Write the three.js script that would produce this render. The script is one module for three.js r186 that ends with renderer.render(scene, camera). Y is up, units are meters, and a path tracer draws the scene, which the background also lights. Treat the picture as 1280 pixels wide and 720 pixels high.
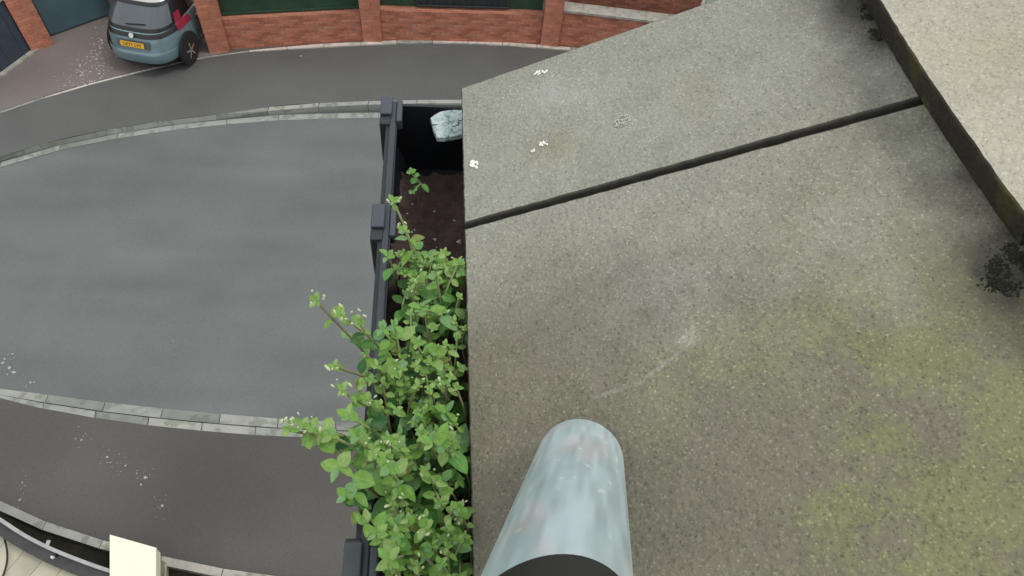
import * as THREE from 'three';
import { mergeGeometries } from 'three/addons/utils/BufferGeometryUtils.js';
import { RoundedBoxGeometry } from 'three/addons/geometries/RoundedBoxGeometry.js';

// ---------------------------------------------------------------- camera, sky, sun, exposure
const scene = new THREE.Scene();
const CAM = 10.5;                                       // lens height over the pavement: just above a third floor eave
const F = 850;                                          // focal length in units of a 1280 wide picture
const RIGHT = new THREE.Vector3(0.99460608, 0.08528678, 0.05903308);
const DOWN = new THREE.Vector3(0.00221146, -0.58644114, 0.80998883);
const FWD = new THREE.Vector3(0.10370077, -0.80548927, -0.58346653);
const camera = new THREE.PerspectiveCamera(2 * Math.atan(360 / F) * 180 / Math.PI, 16 / 9, 0.02, 800);
camera.position.set(0, CAM, 0);
camera.quaternion.setFromRotationMatrix(new THREE.Matrix4().makeBasis(RIGHT, DOWN.clone().negate(), FWD.clone().negate()));
scene.add(camera);

const renderer = new THREE.WebGLRenderer({ antialias: true });
renderer.setSize(1024, 576);
renderer.toneMapping = THREE.LinearToneMapping;
renderer.toneMappingExposure = 1.0;
renderer.shadowMap.enabled = true;

function makeSky() {                                    // even bright overcast, a little brighter overhead
  const w = 256, h = 128, d = new Float32Array(w * h * 4);
  for (let j = 0; j < h; j++) {
    const el = (j + 0.5) / h * Math.PI - Math.PI / 2;
    for (let i = 0; i < w; i++) {
      const az = i / w * Math.PI * 2;
      const up = Math.max(0, Math.sin(el));
      const cl = 1 + 0.06 * Math.sin(az * 3 + up * 5) + 0.05 * Math.sin(az * 7 - up * 9 + 1) + 0.03 * Math.sin(az * 13 + up * 17);
      const L = (el > 0 ? 0.72 + 0.5 * up : 0.3) * cl;
      const k = (j * w + i) * 4;
      d[k] = L * 0.98; d[k + 1] = L * 1.0; d[k + 2] = L * 1.0; d[k + 3] = 1;
    }
  }
  const t = new THREE.DataTexture(d, w, h, THREE.RGBAFormat, THREE.FloatType);
  t.mapping = THREE.EquirectangularReflectionMapping; t.magFilter = THREE.LinearFilter; t.needsUpdate = true;
  return t;
}
const sky = makeSky();
scene.background = sky; scene.environment = sky;
const sun = new THREE.DirectionalLight(new THREE.Color(1, 0.965, 0.9), 1.1);
sun.position.set(16, CAM + 26, -6); sun.target.position.set(-2, 0, -8);
sun.castShadow = true; sun.shadow.radius = 28; sun.shadow.mapSize.set(2048, 2048);
Object.assign(sun.shadow.camera, { left: -24, right: 24, top: 24, bottom: -24, near: 1, far: 90 });
scene.add(sun, sun.target);

// ---------------------------------------------------------------- helpers
function rng(seed) { let a = seed >>> 0; return () => { a = (a + 0x6D2B79F5) >>> 0; let t = Math.imul(a ^ (a >>> 15), 1 | a); t = (t + Math.imul(t ^ (t >>> 7), 61 | t)) ^ t; return ((t ^ (t >>> 14)) >>> 0) / 4294967296; }; }
const V = (x, y, z) => new THREE.Vector3(x, y, z);
const lerp = (a, b, t) => a + (b - a) * t, clamp = (x, a = 0, b = 1) => Math.min(b, Math.max(a, x));
const smooth = (a, b, x) => { const t = clamp((x - a) / (b - a)); return t * t * (3 - 2 * t); };
const used = {};
function numbered(n) { if (!(n in used)) { used[n] = 0; return n; } used[n]++; return n + '_' + String(used[n]).padStart(3, '0'); }
function rayOf(px, py) { return RIGHT.clone().multiplyScalar(px - 640).addScaledVector(DOWN, py - 360).addScaledVector(FWD, F); }
function at(px, py, y = 0) { const r = rayOf(px, py); return r.multiplyScalar((y - CAM) / r.y).add(V(0, CAM, 0)); }   // a picture point carried down to the level y
function mesh(name, geo, mat, parent) {
  const m = new THREE.Mesh(geo, mat); m.castShadow = m.receiveShadow = true;
  m.name = parent ? name : numbered(name); (parent || scene).add(m); return m;
}
function struct(name, geo, mat) { const m = mesh(name, geo, mat); m.userData.kind = 'structure'; return m; }
function structGroup(name) { const g = new THREE.Group(); g.name = numbered(name); g.userData.kind = 'structure'; scene.add(g); return g; }
function thing(name, label, category, pos = V(0, 0, 0), turn = 0, group) {
  const g = new THREE.Group(); g.name = numbered(name); g.position.copy(pos); g.rotation.y = turn;
  g.userData = { label, category }; if (group) g.userData.group = group; scene.add(g); return g;
}
function tag(o, label, category, group) { Object.assign(o.userData, { label, category }); if (group) o.userData.group = group; return o; }
function sub(name, parent) { const g = new THREE.Group(); g.name = name; parent.add(g); return g; }

// tileable value noise
const hashTab = (() => { const r = rng(77), t = new Float32Array(65536); for (let i = 0; i < t.length; i++) t[i] = r(); return t; })();
const hsh = (x, y, s) => hashTab[(Math.imul(x, 7919) + Math.imul(y, 104729) + Math.imul(s, 15731)) & 65535];
function noise(x, y, per, s, perY = per) {
  const xi = Math.floor(x), yi = Math.floor(y), fx = x - xi, fy = y - yi;
  const x0 = ((xi % per) + per) % per, y0 = ((yi % perY) + perY) % perY, x1 = (x0 + 1) % per, y1 = (y0 + 1) % perY;
  const u = fx * fx * (3 - 2 * fx), v = fy * fy * (3 - 2 * fy);
  const a = hsh(x0, y0, s), b = hsh(x1, y0, s), c = hsh(x0, y1, s), d = hsh(x1, y1, s);
  return a + (b - a) * u + (c - a + (a - b - c + d) * u) * v;
}
function fbm(u, v, per, oct, s) { let a = 0, w = 0.5, t = 0; for (let o = 0; o < oct; o++) { a += w * noise(u * per, v * per, per, s + o); t += w; w *= 0.55; per *= 2; } return a / t; }
const toS = c => { c = clamp(c); return 255 * (c <= 0.0031308 ? 12.92 * c : 1.055 * Math.pow(c, 1 / 2.4) - 0.055); };
function texture(w, h, fn, srgb = true, scale = [1, 1], off = [0, 0]) {
  const d = new Uint8Array(w * h * 4), c = [0, 0, 0];
  for (let j = 0; j < h; j++) for (let i = 0; i < w; i++) {
    fn(i / w, j / h, c, i, j); const k = (j * w + i) * 4;
    if (srgb) { d[k] = toS(c[0]); d[k + 1] = toS(c[1]); d[k + 2] = toS(c[2]); }
    else d[k] = d[k + 1] = d[k + 2] = 255 * clamp(c[0]);
    d[k + 3] = 255;
  }
  const t = new THREE.DataTexture(d, w, h, THREE.RGBAFormat);
  t.wrapS = t.wrapT = THREE.RepeatWrapping; t.magFilter = THREE.LinearFilter; t.minFilter = THREE.LinearMipmapLinearFilter; t.generateMipmaps = true;
  if (srgb) t.colorSpace = THREE.SRGBColorSpace;
  t.repeat.set(1 / scale[0], 1 / scale[1]); t.offset.set(off[0], off[1]); t.needsUpdate = true;
  return t;
}
function speckle(n, count, r0, r1, seed) {              // a wrapped field of little round grains: value in -1 .. 1
  const a = new Float32Array(n * n), r = rng(seed);
  for (let k = 0; k < count; k++) {
    const cx = r() * n, cy = r() * n, rad = r0 + (r1 - r0) * Math.pow(r(), 3), val = r() * 2 - 1;
    const m = Math.ceil(rad);
    for (let y = -m; y <= m; y++) for (let x = -m; x <= m; x++) {
      const dd = (x * x + y * y) / (rad * rad); if (dd > 1) continue;
      const i = ((Math.floor(cx + x) % n) + n) % n, j = ((Math.floor(cy + y) % n) + n) % n;
      a[j * n + i] = val * (1 - 0.6 * dd);
    }
  }
  return a;
}

// ---------------------------------------------------------------- materials
const std = (o) => new THREE.MeshStandardMaterial({ roughness: 0.85, metalness: 0, ...o });
const lin = (r, g, b) => new THREE.Color().setRGB(r, g, b);
const asGrain = speckle(1024, 60000, 0.8, 2.6, 5);
function asphalt(base, tint, streak, seed, rough) {
  const map = texture(1024, 1024, (u, v, c, i, j) => {
    const big = fbm(u, v, 3, 4, seed) - 0.5, st = fbm(u * 0.999, v, 4, 3, seed + 9) - 0.5;
    const sheenTone = 0.6 * noise(u * 2, v * 7, 2, seed + 3, 7) + 0.4 * noise(u * 3, v * 17, 3, seed + 5, 17) - 0.5;  // streaks along the street: damp sheen put into the colour
    const g = asGrain[j * 1024 + i];
    const k = base * (1 + 0.4 * big + streak * sheenTone + 0.16 * st) * (1 + 0.24 * g + (g > 0.93 ? 0.35 : 0));
    c[0] = k * tint[0]; c[1] = k * tint[1]; c[2] = k * tint[2];
  }, true, [5.5, 5.5]);
  const bump = texture(1024, 1024, (u, v, c, i, j) => { c[0] = 0.5 + 0.35 * asGrain[j * 1024 + i] + 0.3 * (fbm(u, v, 60, 2, seed) - 0.5); }, false, [5.5, 5.5]);
  const rm = texture(512, 512, (u, v, c) => { c[0] = rough + 0.2 * (fbm(u, v, 4, 4, seed + 20) - 0.5) + 0.44 * (noise(u * 2, v * 6, 2, seed + 21, 6) - 0.5); }, false, [5.5, 5.5]);
  return std({ map, bumpMap: bump, bumpScale: 0.004, roughnessMap: rm, roughness: 1 });
}
const M = {};
M.road = asphalt(0.128, [0.92, 1.0, 0.995], 0.5, 11, 0.42);
M.pathNear = asphalt(0.072, [1.06, 1.0, 0.93], 0.1, 31, 0.68);
M.pathFar = asphalt(0.098, [0.97, 1.0, 0.98], 0.1, 51, 0.68);
M.drive = asphalt(0.17, [1.12, 0.97, 0.93], 0.05, 71, 0.85);
function stoneMat(r, g, b, seed, sc = 0.8) {
  const gr = speckle(512, 14000, 0.7, 2.4, seed);
  return std({
    map: texture(512, 512, (u, v, c, i, j) => { const k = 1 + 0.5 * (fbm(u, v, 4, 5, seed) - 0.5) + 0.22 * gr[j * 512 + i]; const st = smooth(0.55, 0.75, fbm(u, v, 6, 3, seed + 4)); c[0] = r * k * (1 - 0.3 * st); c[1] = g * k * (1 - 0.27 * st); c[2] = b * k * (1 - 0.34 * st); }, true, [sc, sc]),
    bumpMap: texture(512, 512, (u, v, c, i, j) => { c[0] = 0.5 + 0.3 * gr[j * 512 + i] + 0.4 * (fbm(u, v, 20, 3, seed) - 0.5); }, false, [sc, sc]), bumpScale: 0.004, roughness: 0.9
  });
}
M.kerb = stoneMat(0.28, 0.292, 0.28, 101); M.kerbB = stoneMat(0.22, 0.23, 0.215, 102); M.kerbC = stoneMat(0.32, 0.325, 0.305, 103);
M.edging = stoneMat(0.60, 0.54, 0.50, 104);
M.coping = stoneMat(0.38, 0.365, 0.33, 105);
function brickMat(r, g, b, seed) {
  const W = 0.9, Hh = 0.6, cols = 4, rows = 8;
  const f = (u, v) => {
    const row = Math.floor(v * rows), uu = u * cols + (row & 1) * 0.5, col = Math.floor(uu), fu = uu - col, fv = v * rows - row;
    const e = Math.min(Math.min(fu, 1 - fu) * 0.225, Math.min(fv, 1 - fv) * 0.075);
    return [smooth(0.003, 0.007, e), hsh(((col % cols) + cols) % cols, row, seed), hsh(((col % cols) + cols) % cols, row, seed + 1)];
  };
  return std({
    map: texture(768, 512, (u, v, c) => {
      const [m, a, d] = f(u, v), n = 1 + 0.5 * (fbm(u, v, 24, 3, seed) - 0.5) + 0.4 * (fbm(u, v, 3, 3, seed + 7) - 0.5);
      const k = (0.75 + 0.5 * a) * n;
      c[0] = lerp(0.30 * n, r * k, 0.6 + 0.4 * m); c[1] = lerp(0.2 * n, g * k * (0.9 + 0.3 * d), 0.6 + 0.4 * m); c[2] = lerp(0.16 * n, b * k * (0.8 + 0.4 * d), 0.6 + 0.4 * m);
    }, true, [W, Hh]),
    bumpMap: texture(768, 512, (u, v, c) => { c[0] = 0.25 + 0.6 * f(u, v)[0] + 0.3 * (fbm(u, v, 60, 2, seed) - 0.5); }, false, [W, Hh]), bumpScale: 0.006, roughness: 0.9
  });
}
M.brick = brickMat(0.45, 0.17, 0.115, 201); M.brickPier = brickMat(0.52, 0.20, 0.135, 207); M.brickHouse = brickMat(0.36, 0.135, 0.09, 213);
function mottle(r, g, b, amt, seed, o = {}, sc = 1) {
  return std({ map: texture(256, 256, (u, v, c) => { const k = 1 + amt * (fbm(u, v, 5, 5, seed) - 0.5) * 2; c[0] = r * k; c[1] = g * k; c[2] = b * k; }, true, [sc, sc]), ...o });
}
M.green = mottle(0.022, 0.062, 0.036, 0.3, 301, { roughness: 0.7 });
M.darkMetal = mottle(0.05, 0.058, 0.062, 0.2, 302, { roughness: 0.5, metalness: 0.3 });
M.navy = mottle(0.042, 0.058, 0.082, 0.25, 303, { roughness: 0.65 });
M.door = mottle(0.075, 0.135, 0.165, 0.15, 304, { roughness: 0.5 });
M.ground = mottle(0.11, 0.105, 0.085, 0.5, 305, { roughness: 1 }, 3);
M.cream = mottle(0.84, 0.83, 0.66, 0.05, 306, { roughness: 0.55 });
M.creamSide = mottle(0.30, 0.31, 0.2, 0.2, 307, { roughness: 0.7 });
M.deck = mottle(0.50, 0.485, 0.38, 0.14, 308, { roughness: 0.8 }, 0.6); M.deckB = mottle(0.45, 0.435, 0.345, 0.16, 309, { roughness: 0.8 }, 0.5);
M.rail = mottle(0.38, 0.38, 0.385, 0.25, 310, { roughness: 0.4, metalness: 0.4 }, 0.5);
M.railSide = mottle(0.045, 0.043, 0.045, 0.3, 311, { roughness: 0.6 }, 0.5);
M.bed = mottle(0.020, 0.020, 0.012, 0.6, 312, { roughness: 1 }, 0.5);
M.white = std({ color: lin(0.8, 0.8, 0.78), roughness: 0.45 });
M.black = std({ color: lin(0.012, 0.012, 0.013), roughness: 0.5 });
M.glass = new THREE.MeshPhysicalMaterial({ color: lin(0.02, 0.025, 0.03), roughness: 0.05, metalness: 0, clearcoat: 0.5 });

// ---------------------------------------------------------------- the street
const H0 = -0.13;                                       // carriageway level, the pavements are at 0
function line(pts, y, n = 40) {                         // picture points carried to level(s) y, smoothed, as an array of points
  const p = pts.map((q, i) => at(q[0], q[1], Array.isArray(y) ? y[i] : y));
  return new THREE.CatmullRomCurve3(p, false, 'centripetal').getSpacedPoints(n);
}
const extend = (l, ax, az, bx, bz) => { const a = l[0], b = l[l.length - 1]; return [V(a.x + ax, a.y, a.z + az), ...l, V(b.x + bx, b.y, b.z + bz)]; };
function ribbon(A, B, uvTurn = 0) {                     // a sheet between two lines with uv in metres
  const pos = [], uv = [], idx = [], n = Math.min(A.length, B.length);
  for (let i = 0; i < n; i++) for (const p of [A[i], B[i]]) { pos.push(p.x, p.y, p.z); uv.push(p.x, p.z); }
  for (let i = 0; i < n - 1; i++) { const k = i * 2; idx.push(k, k + 2, k + 1, k + 1, k + 2, k + 3); }
  const g = new THREE.BufferGeometry(); g.setAttribute('position', new THREE.Float32BufferAttribute(pos, 3)); g.setAttribute('uv', new THREE.Float32BufferAttribute(uv, 2)); g.setIndex(idx); g.computeVertexNormals();
  if (g.attributes.normal.getY(0) < 0) { for (let i = 0; i < idx.length; i += 3) { const t = idx[i + 1]; idx[i + 1] = idx[i + 2]; idx[i + 2] = t; } g.setIndex(idx); g.computeVertexNormals(); }
  return g;
}
const shift = (l, dx, dy, dz) => l.map(p => V(p.x + dx, p.y + dy, p.z + dz));
// far kerb: P back of the kerb, K its front edge (dropped at the left for the drive), C the channel stones in front
const farP = line([[0, 196], [60, 178], [140, 161], [240, 146.5], [287, 141.5], [350, 132], [419, 128], [480, 125.5], [580, 124.5], [700, 126]], 0, 60);
const farK = line([[0, 202], [60, 184], [140, 167], [240, 152], [287, 147.5], [350, 136.5], [419, 132.8], [480, 130], [580, 129], [700, 130.5]], [-0.1, -0.1, -0.1, -0.1, -0.095, 0, 0, 0, 0, 0], 60);
const farC = line([[0, 203.2], [60, 185.2], [140, 168.2], [240, 153.4], [287, 149], [350, 143.5], [419, 141.5], [480, 141], [580, 140], [700, 141]], H0 + 0.012, 60);
const farD = line([[0, 209], [60, 191], [140, 174], [240, 159.5], [287, 155], [350, 150], [419, 148], [480, 147], [580, 146], [700, 147]], H0 + 0.012, 60);
// near kerb: A road side of the channel row, B between the rows, E the pavement side
const nearA = line([[0, 484], [55, 492.5], [110, 500], [157, 505.5], [231, 513], [320, 521], [400, 526], [560, 532]], H0 + 0.012, 50);
const nearB0 = line([[0, 490.6], [55, 503], [109, 511.5], [157, 517.5], [231, 525.5], [320, 533], [400, 537], [560, 542]], -0.04, 50);
const nearB = line([[0, 491.4], [55, 504], [109, 512.5], [157, 518.5], [231, 526.5], [320, 534], [400, 538], [560, 543]], 0, 50);
const nearE = line([[0, 497.5], [55, 511], [109, 521], [157, 528], [231, 536.5], [320, 544], [400, 547.5], [560, 553]], 0, 50);
const wallLine = line([[0, 140], [75, 115], [150, 95], [230, 76], [290, 66], [350, 60], [440, 54], [560, 51], [700, 59], [830, 72]], 0.004, 60);
const backLine = line([[0, 626], [40, 645.5], [90, 665.5], [137, 679], [200, 696], [270, 711], [360, 724], [480, 738]], 0, 50);

struct('ground', (() => { const g = new THREE.PlaneGeometry(500, 500); g.rotateX(-Math.PI / 2); g.translate(0, -0.2, 0); const u = g.attributes.uv; for (let i = 0; i < u.count; i++) u.setXY(i, u.getX(i) * 500, u.getY(i) * 500); return g; })(), M.ground);
const LX = [-30, 5], RX = [40, 0.5];
const roadA = extend(line([[0, 203], [60, 185], [140, 168], [240, 153], [287, 149], [350, 143], [419, 141], [480, 140], [580, 139], [700, 140]], H0, 50), ...LX, ...RX);
const roadB = extend(line([[0, 490], [55, 502], [109, 511], [157, 517], [231, 525], [320, 532], [400, 536], [560, 541]], H0, 50), -30, 1, 40, 0.5);
struct('road', ribbon(roadA, roadB), M.road);
struct('far_pavement', ribbon(extend(shift(wallLine, 0, -0.004, -0.15), ...LX, ...RX), extend(farP, ...LX, ...RX)), M.pathFar);
struct('near_pavement', ribbon(extend(nearE, -30, 1, 40, 0.5), extend(shift(backLine, 0, 0, 0.05), -30, 1, 40, 0.5)), M.pathNear);

function lengthAlong(l) { const s = [0]; for (let i = 1; i < l.length; i++) s.push(s[i - 1] + l[i].distanceTo(l[i - 1])); return s; }
function sampleFrac(l, s, f) { const L = s[s.length - 1] * f; let i = 1; while (i < l.length - 1 && s[i] < L) i++; return l[i - 1].clone().lerp(l[i], (L - s[i - 1]) / (s[i] - s[i - 1] || 1)); }
function stone(a0, a1, b0, b1, depth, u0, bev = 0.008) {  // a bevelled block under the top quad a0 a1 b1 b0
  const top = [a0, a1, b1, b0], c = a0.clone().add(a1).add(b0).add(b1).multiplyScalar(0.25);
  const inner = top.map(p => { const d = c.clone().sub(p); d.y = 0; const l = d.length(); return p.clone().addScaledVector(d, Math.min(0.3, bev * 1.6 / l)); });
  const mid = top.map(p => V(p.x, p.y - bev, p.z)), low = top.map(p => V(p.x, p.y - depth, p.z));
  const pos = [], uv = [];
  const quad = (p, q, r, s, flip) => { for (const v of [p, q, r, p, r, s]) { pos.push(v.x, v.y, v.z); uv.push(v.x + u0, flip ? v.y + v.z * 0.2 : v.z); } };
  quad(inner[0], inner[3], inner[2], inner[1]);
  for (let i = 0; i < 4; i++) { const j = (i + 1) % 4; quad(inner[i], inner[j], mid[j], mid[i], true); quad(mid[i], mid[j], low[j], low[i], true); }
  const g = new THREE.BufferGeometry(); g.setAttribute('position', new THREE.Float32BufferAttribute(pos, 3)); g.setAttribute('uv', new THREE.Float32BufferAttribute(uv, 2)); g.computeVertexNormals();
  return g;
}
const kr = rng(42);
function stoneRow(name, partName, A, B, len, depth, mats, phase = 0) {
  const g = structGroup(name), sa = lengthAlong(A), sb = lengthAlong(B), L = sa[sa.length - 1], n = Math.ceil(L / len) + 1;
  for (let i = 0; i < n; i++) {
    const f0 = clamp(((i - phase) * len + 0.006) / L), f1 = clamp(((i + 1 - phase) * len - 0.006) / L); if (f1 - f0 < 0.002) continue;
    const dy = (kr() - 0.5) * 0.006, p = [sampleFrac(A, sa, f0), sampleFrac(A, sa, f1), sampleFrac(B, sb, f0), sampleFrac(B, sb, f1)]; p.forEach(q => { q.y += dy; });
    mesh(partName, stone(...p, depth, kr() * 9), mats[Math.floor(kr() * mats.length)], g);
  }
  return g;
}
const km = [M.kerb, M.kerb, M.kerbB, M.kerbC];
stoneRow('far_kerb', 'kerb_stone', extend(farP, -14, 3.5, 14, 0.2), extend(farK, -14, 3.5, 14, 0.2), 1.12, 0.26, km, 0.3);
stoneRow('far_channel', 'channel_stone', extend(farC, -14, 3.5, 14, 0.2), extend(farD, -14, 3.5, 14, 0.2), 1.12, 0.06, km, 0.1);
stoneRow('near_channel', 'channel_stone', extend(nearA, -14, 0.5, 14, 0.2), extend(nearB0, -14, 0.5, 14, 0.2), 0.937, 0.1, km, 0.2);
stoneRow('near_kerb', 'kerb_stone', extend(nearB, -14, 0.5, 14, 0.2), extend(nearE, -14, 0.5, 14, 0.2), 0.85, 0.26, km, 0.65);

// ---------------------------------------------------------------- far side: boundary wall, drive, garage, fence
function box(w, h, d, bev = 0.006) {                    // box with uv in metres, base at y 0
  const g = bev ? new RoundedBoxGeometry(w, h, d, 1, Math.min(bev, w / 3, h / 3, d / 3)) : new THREE.BoxGeometry(w, h, d);
  const p = g.attributes.position, n = g.attributes.normal, u = g.attributes.uv;
  for (let i = 0; i < p.count; i++) {
    const ax = Math.abs(n.getX(i)), ay = Math.abs(n.getY(i)), az = Math.abs(n.getZ(i));
    if (az >= ax && az >= ay) u.setXY(i, p.getX(i), p.getY(i)); else if (ax >= ay) u.setXY(i, p.getZ(i), p.getY(i)); else u.setXY(i, p.getX(i), p.getZ(i));
  }
  g.translate(0, h / 2, 0); return g;
}
function between(m, a, b, y = 0, off = 0) {             // set a mesh midway between two points, its x axis along them
  const d = b.clone().sub(a); m.position.set((a.x + b.x) / 2, y, (a.z + b.z) / 2); m.rotation.y = -Math.atan2(d.z, d.x);
  if (off) m.position.add(V(d.z, 0, -d.x).normalize().multiplyScalar(off)); return m;
}
const w0 = at(275, 66), w1 = at(466, 54), w2 = at(686, 59), w3 = at(1000, 96);
const PIER = 0.46;
const bw = thing('boundary_wall', 'long low red brick boundary wall with tall piers and dark green panels', 'wall', V(0, 0, 0));
const pierGeo = box(PIER, 2.05, PIER), capGeo = box(PIER + 0.1, 0.07, PIER + 0.1, 0.012);
const dir = (a, b) => b.clone().sub(a).setY(0).normalize();
for (const [p, q] of [[w0, w1], [w1, w2], [w2, w3]]) {
  const back = V(-dir(p, q).z, 0, dir(p, q).x).multiplyScalar(-PIER / 2), c = p.clone().add(back);
  const t = -Math.atan2(q.z - p.z, q.x - p.x);
  const m = mesh('pier', pierGeo, M.brickPier, bw); m.position.copy(c); m.rotation.y = t;
  const k = mesh('pier_cap', capGeo, M.coping, m); k.position.y = 2.053;
}
function bay(a, b, h, mat) {
  const d = dir(a, b), l = a.distanceTo(b) - PIER, m = mesh('brick_panel', box(l - 0.006, h, 0.3), mat, bw);
  between(m, a, b, 0, 0.26); return [m, l, d];
}
{ // first bay: solid green sheet
  const [, l] = bay(w0, w1, 0.80, M.brick);
  const p = mesh('fence_panel', box(l - 0.01, 1.1, 0.05), M.green, bw); between(p, w0, w1, 0.80, 0.3); p.userData.label = 'plain dark green fence panel above the first bay';
  const r = mesh('panel_rail', box(l - 0.02, 0.06, 0.03), M.green, p); r.position.set(0, 0.02, 0.042);
  const r2 = mesh('panel_rail', box(l - 0.02, 0.06, 0.03), M.green, p); r2.position.set(0, 0.6, 0.042);
}
{ // second bay: grey railing in front of green sheet
  const [, l] = bay(w1, w2, 0.84, M.brick);
  const p = mesh('fence_panel', box(l - 0.01, 1.0, 0.05), M.green, bw); between(p, w1, w2, 0.84, 0.36);
  const rl = mesh('railing', box(l * 0.56, 0.045, 0.045), M.darkMetal, bw); between(rl, w1, w2, 0.9, 0.25); rl.userData.label = 'dark grey metal railing with upright bars';
  const bar = box(0.025, 0.95, 0.025, 0.004); const n = 15;
  for (let i = 0; i < n; i++) { const b = mesh('bar', bar, M.darkMetal, rl); b.position.set((i / (n - 1) - 0.5) * (l * 0.56 - 0.05), 0.046, 0); }
  const back = mesh('board', box(l * 0.58, 0.95, 0.03), M.darkMetal, bw); between(back, w1, w2, 0.86, 0.31);
}
{ // third bay: brick with a stone coping, more brick above and behind it
  const [, l] = bay(w2, w3, 0.98, M.brick);
  const c = mesh('coping', box(l - 0.01, 0.07, 0.4, 0.012), M.coping, bw); between(c, w2, w3, 0.983, 0.25);
}
// pale edging stones along the wall foot and across the drive
{
  const A = wallLine.map(p => p.clone()), s = lengthAlong(A);
  const B = A.map((p, i) => { const d = dir(A[Math.max(0, i - 1)], A[Math.min(A.length - 1, i + 1)]); const f = s[i] / s[s.length - 1]; const wdt = lerp(0.045, 0.12, smooth(0.36, 0.42, f)); return p.clone().add(V(-d.z, 0, d.x).multiplyScalar(wdt)); });
  A.forEach((p, i) => { p.y = B[i].y = lerp(0.012, 0.035, smooth(0.36, 0.42, s[i] / s[s.length - 1])); });
  stoneRow('wall_edging', 'edging_stone', A, B, 0.9, 0.1, [M.edging, M.edging, M.kerbC], 0);
}
// drive
const navyA = at(-40, 122), navyB = at(47, 58), garL = at(66, 50), garR = at(146, 21);
{
  const s = new THREE.Shape(); const P = [at(-60, 150), at(0, 139), at(75, 114), at(150, 94), at(230, 75.5), at(284, 66), at(284, 66).add(V(-0.1, 0, -8)), garR.clone().add(V(0.9, 0, -1.2)), garL.clone().add(V(-0.4, 0, -0.4)), navyB.clone().add(V(-0.1, 0, -0.2)), navyA.clone().add(V(-0.1, 0, 0))];
  P.forEach((p, i) => i ? s.lineTo(p.x, -p.z) : s.moveTo(p.x, -p.z));
  const g = new THREE.ShapeGeometry(s); g.rotateX(-Math.PI / 2); g.translate(0, 0.005, 0); struct('driveway', g, M.drive);
}
{ // garage with brick piers and a blue grey door
  const d = dir(garL, garR), t = -Math.atan2(d.z, d.x), g = thing('garage', 'garage front with blue grey door between two orange brick piers', 'garage', garL.clone(), t);
  const l = garL.distanceTo(garR);
  const px = [-0.3, l + 0.26];
  px.forEach(x => { const m = mesh('pier', box(0.5, 2.35, 0.5), M.brickPier, g); m.position.set(x, 0, -0.05); });
  const door = mesh('door', box(l + 0.05, 2.15, 0.05), M.door, g); door.position.set(l / 2 - 0.02, 0.02, -0.17);
  for (let i = 0; i < 2; i++) { const r = mesh('door_panel', box(l - 0.1, 1.0, 0.02, 0.006), M.door, door); r.position.set(0, 0.04 + i * 1.04, 0.034); }
  const h = mesh('handle', box(0.14, 0.03, 0.03), M.darkMetal, door); h.position.set(0, 1.0, 0.065);
  const b = mesh('beam', box(l + 1.1, 0.35, 0.5), M.brickPier, g); b.position.set(l / 2, 2.353, -0.05);
  const bd = mesh('wall', box(l + 1.0, 2.3, 4.5), M.brickHouse, g); bd.position.set(l / 2, 0, -2.56);
  const rf = mesh('roof', box(l + 1.3, 0.12, 5.2), M.darkMetal, g); rf.position.set(l / 2, 2.706, -2.4);
}
{ // navy boarded fence with pale coping, left of the drive
  const a = navyA, b = navyB, l = a.distanceTo(b), g = thing('navy_fence', 'dark navy boarded fence with a pale top at the left of the driveway', 'fence', V(0, 0, 0));
  const hgt = 1.28, n = Math.round(l / 0.42), bg = box(l / n - 0.006, hgt, 0.04);
  for (let i = 0; i < n; i++) { const m = mesh('board', bg, M.navy, g); const q0 = a.clone().lerp(b, i / n), q1 = a.clone().lerp(b, (i + 1) / n); between(m, q0, q1, 0.03, 0); }
  const c = mesh('coping', box(l + 0.1, 0.06, 0.14, 0.012), M.coping, g); between(c, a, b, hgt + 0.034);
  const e = mesh('base_strip', box(l, 0.06, 0.1, 0.01), M.coping, g); between(e, a, b, 0, -0.085);
}
{ // neighbouring path beyond the fence: pale flags, barely in the corner of view
  const A = navyA.clone().add(V(-0.2, 0.02, -0.2)), B = navyB.clone().add(V(-0.2, 0.02, -0.3));
  struct('side_path', ribbon([A, B], [A.clone().add(V(-6, 0, -1)), B.clone().add(V(-6, 0, -3))]), M.pathFar);
}
{ // house behind the third bay
  const paleGlass = new THREE.MeshPhysicalMaterial({ color: lin(0.5, 0.66, 0.59), roughness: 0.15, clearcoat: 1 });
  const d = dir(w2, w3), t = -Math.atan2(d.z, d.x), g = thing('brick_house', 'red brick house with a white framed window behind the low wall', 'house', w2.clone().add(V(-d.z, 0, d.x).multiplyScalar(-1.1)), t);
  const w = mesh('wall', box(9, 5.6, 5), M.brickHouse, g); w.position.set(4.9, 0, -2.6);
  const rf = mesh('roof', box(9.6, 0.3, 5.8), M.darkMetal, g); rf.position.set(4.9, 5.603, -2.6);
  const f = mesh('window', box(1.9, 1.5, 0.1), M.white, g); f.position.set(4.75, 0.3, -0.02); f.userData.label = 'white framed window of the brick house';
  for (const x of [-0.46, 0.46]) { const p = mesh('pane', box(0.8, 1.3, 0.02, 0), paleGlass, f); p.position.set(x, 0.1, 0.045); const sl = mesh('seal', box(0.82, 1.32, 0.012, 0), M.black, f); sl.position.set(x, 0.09, 0.045); }
  const s = mesh('sill', box(2.1, 0.06, 0.2), M.white, g); s.position.set(4.75, 0.237, 0.02);
}

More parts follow.
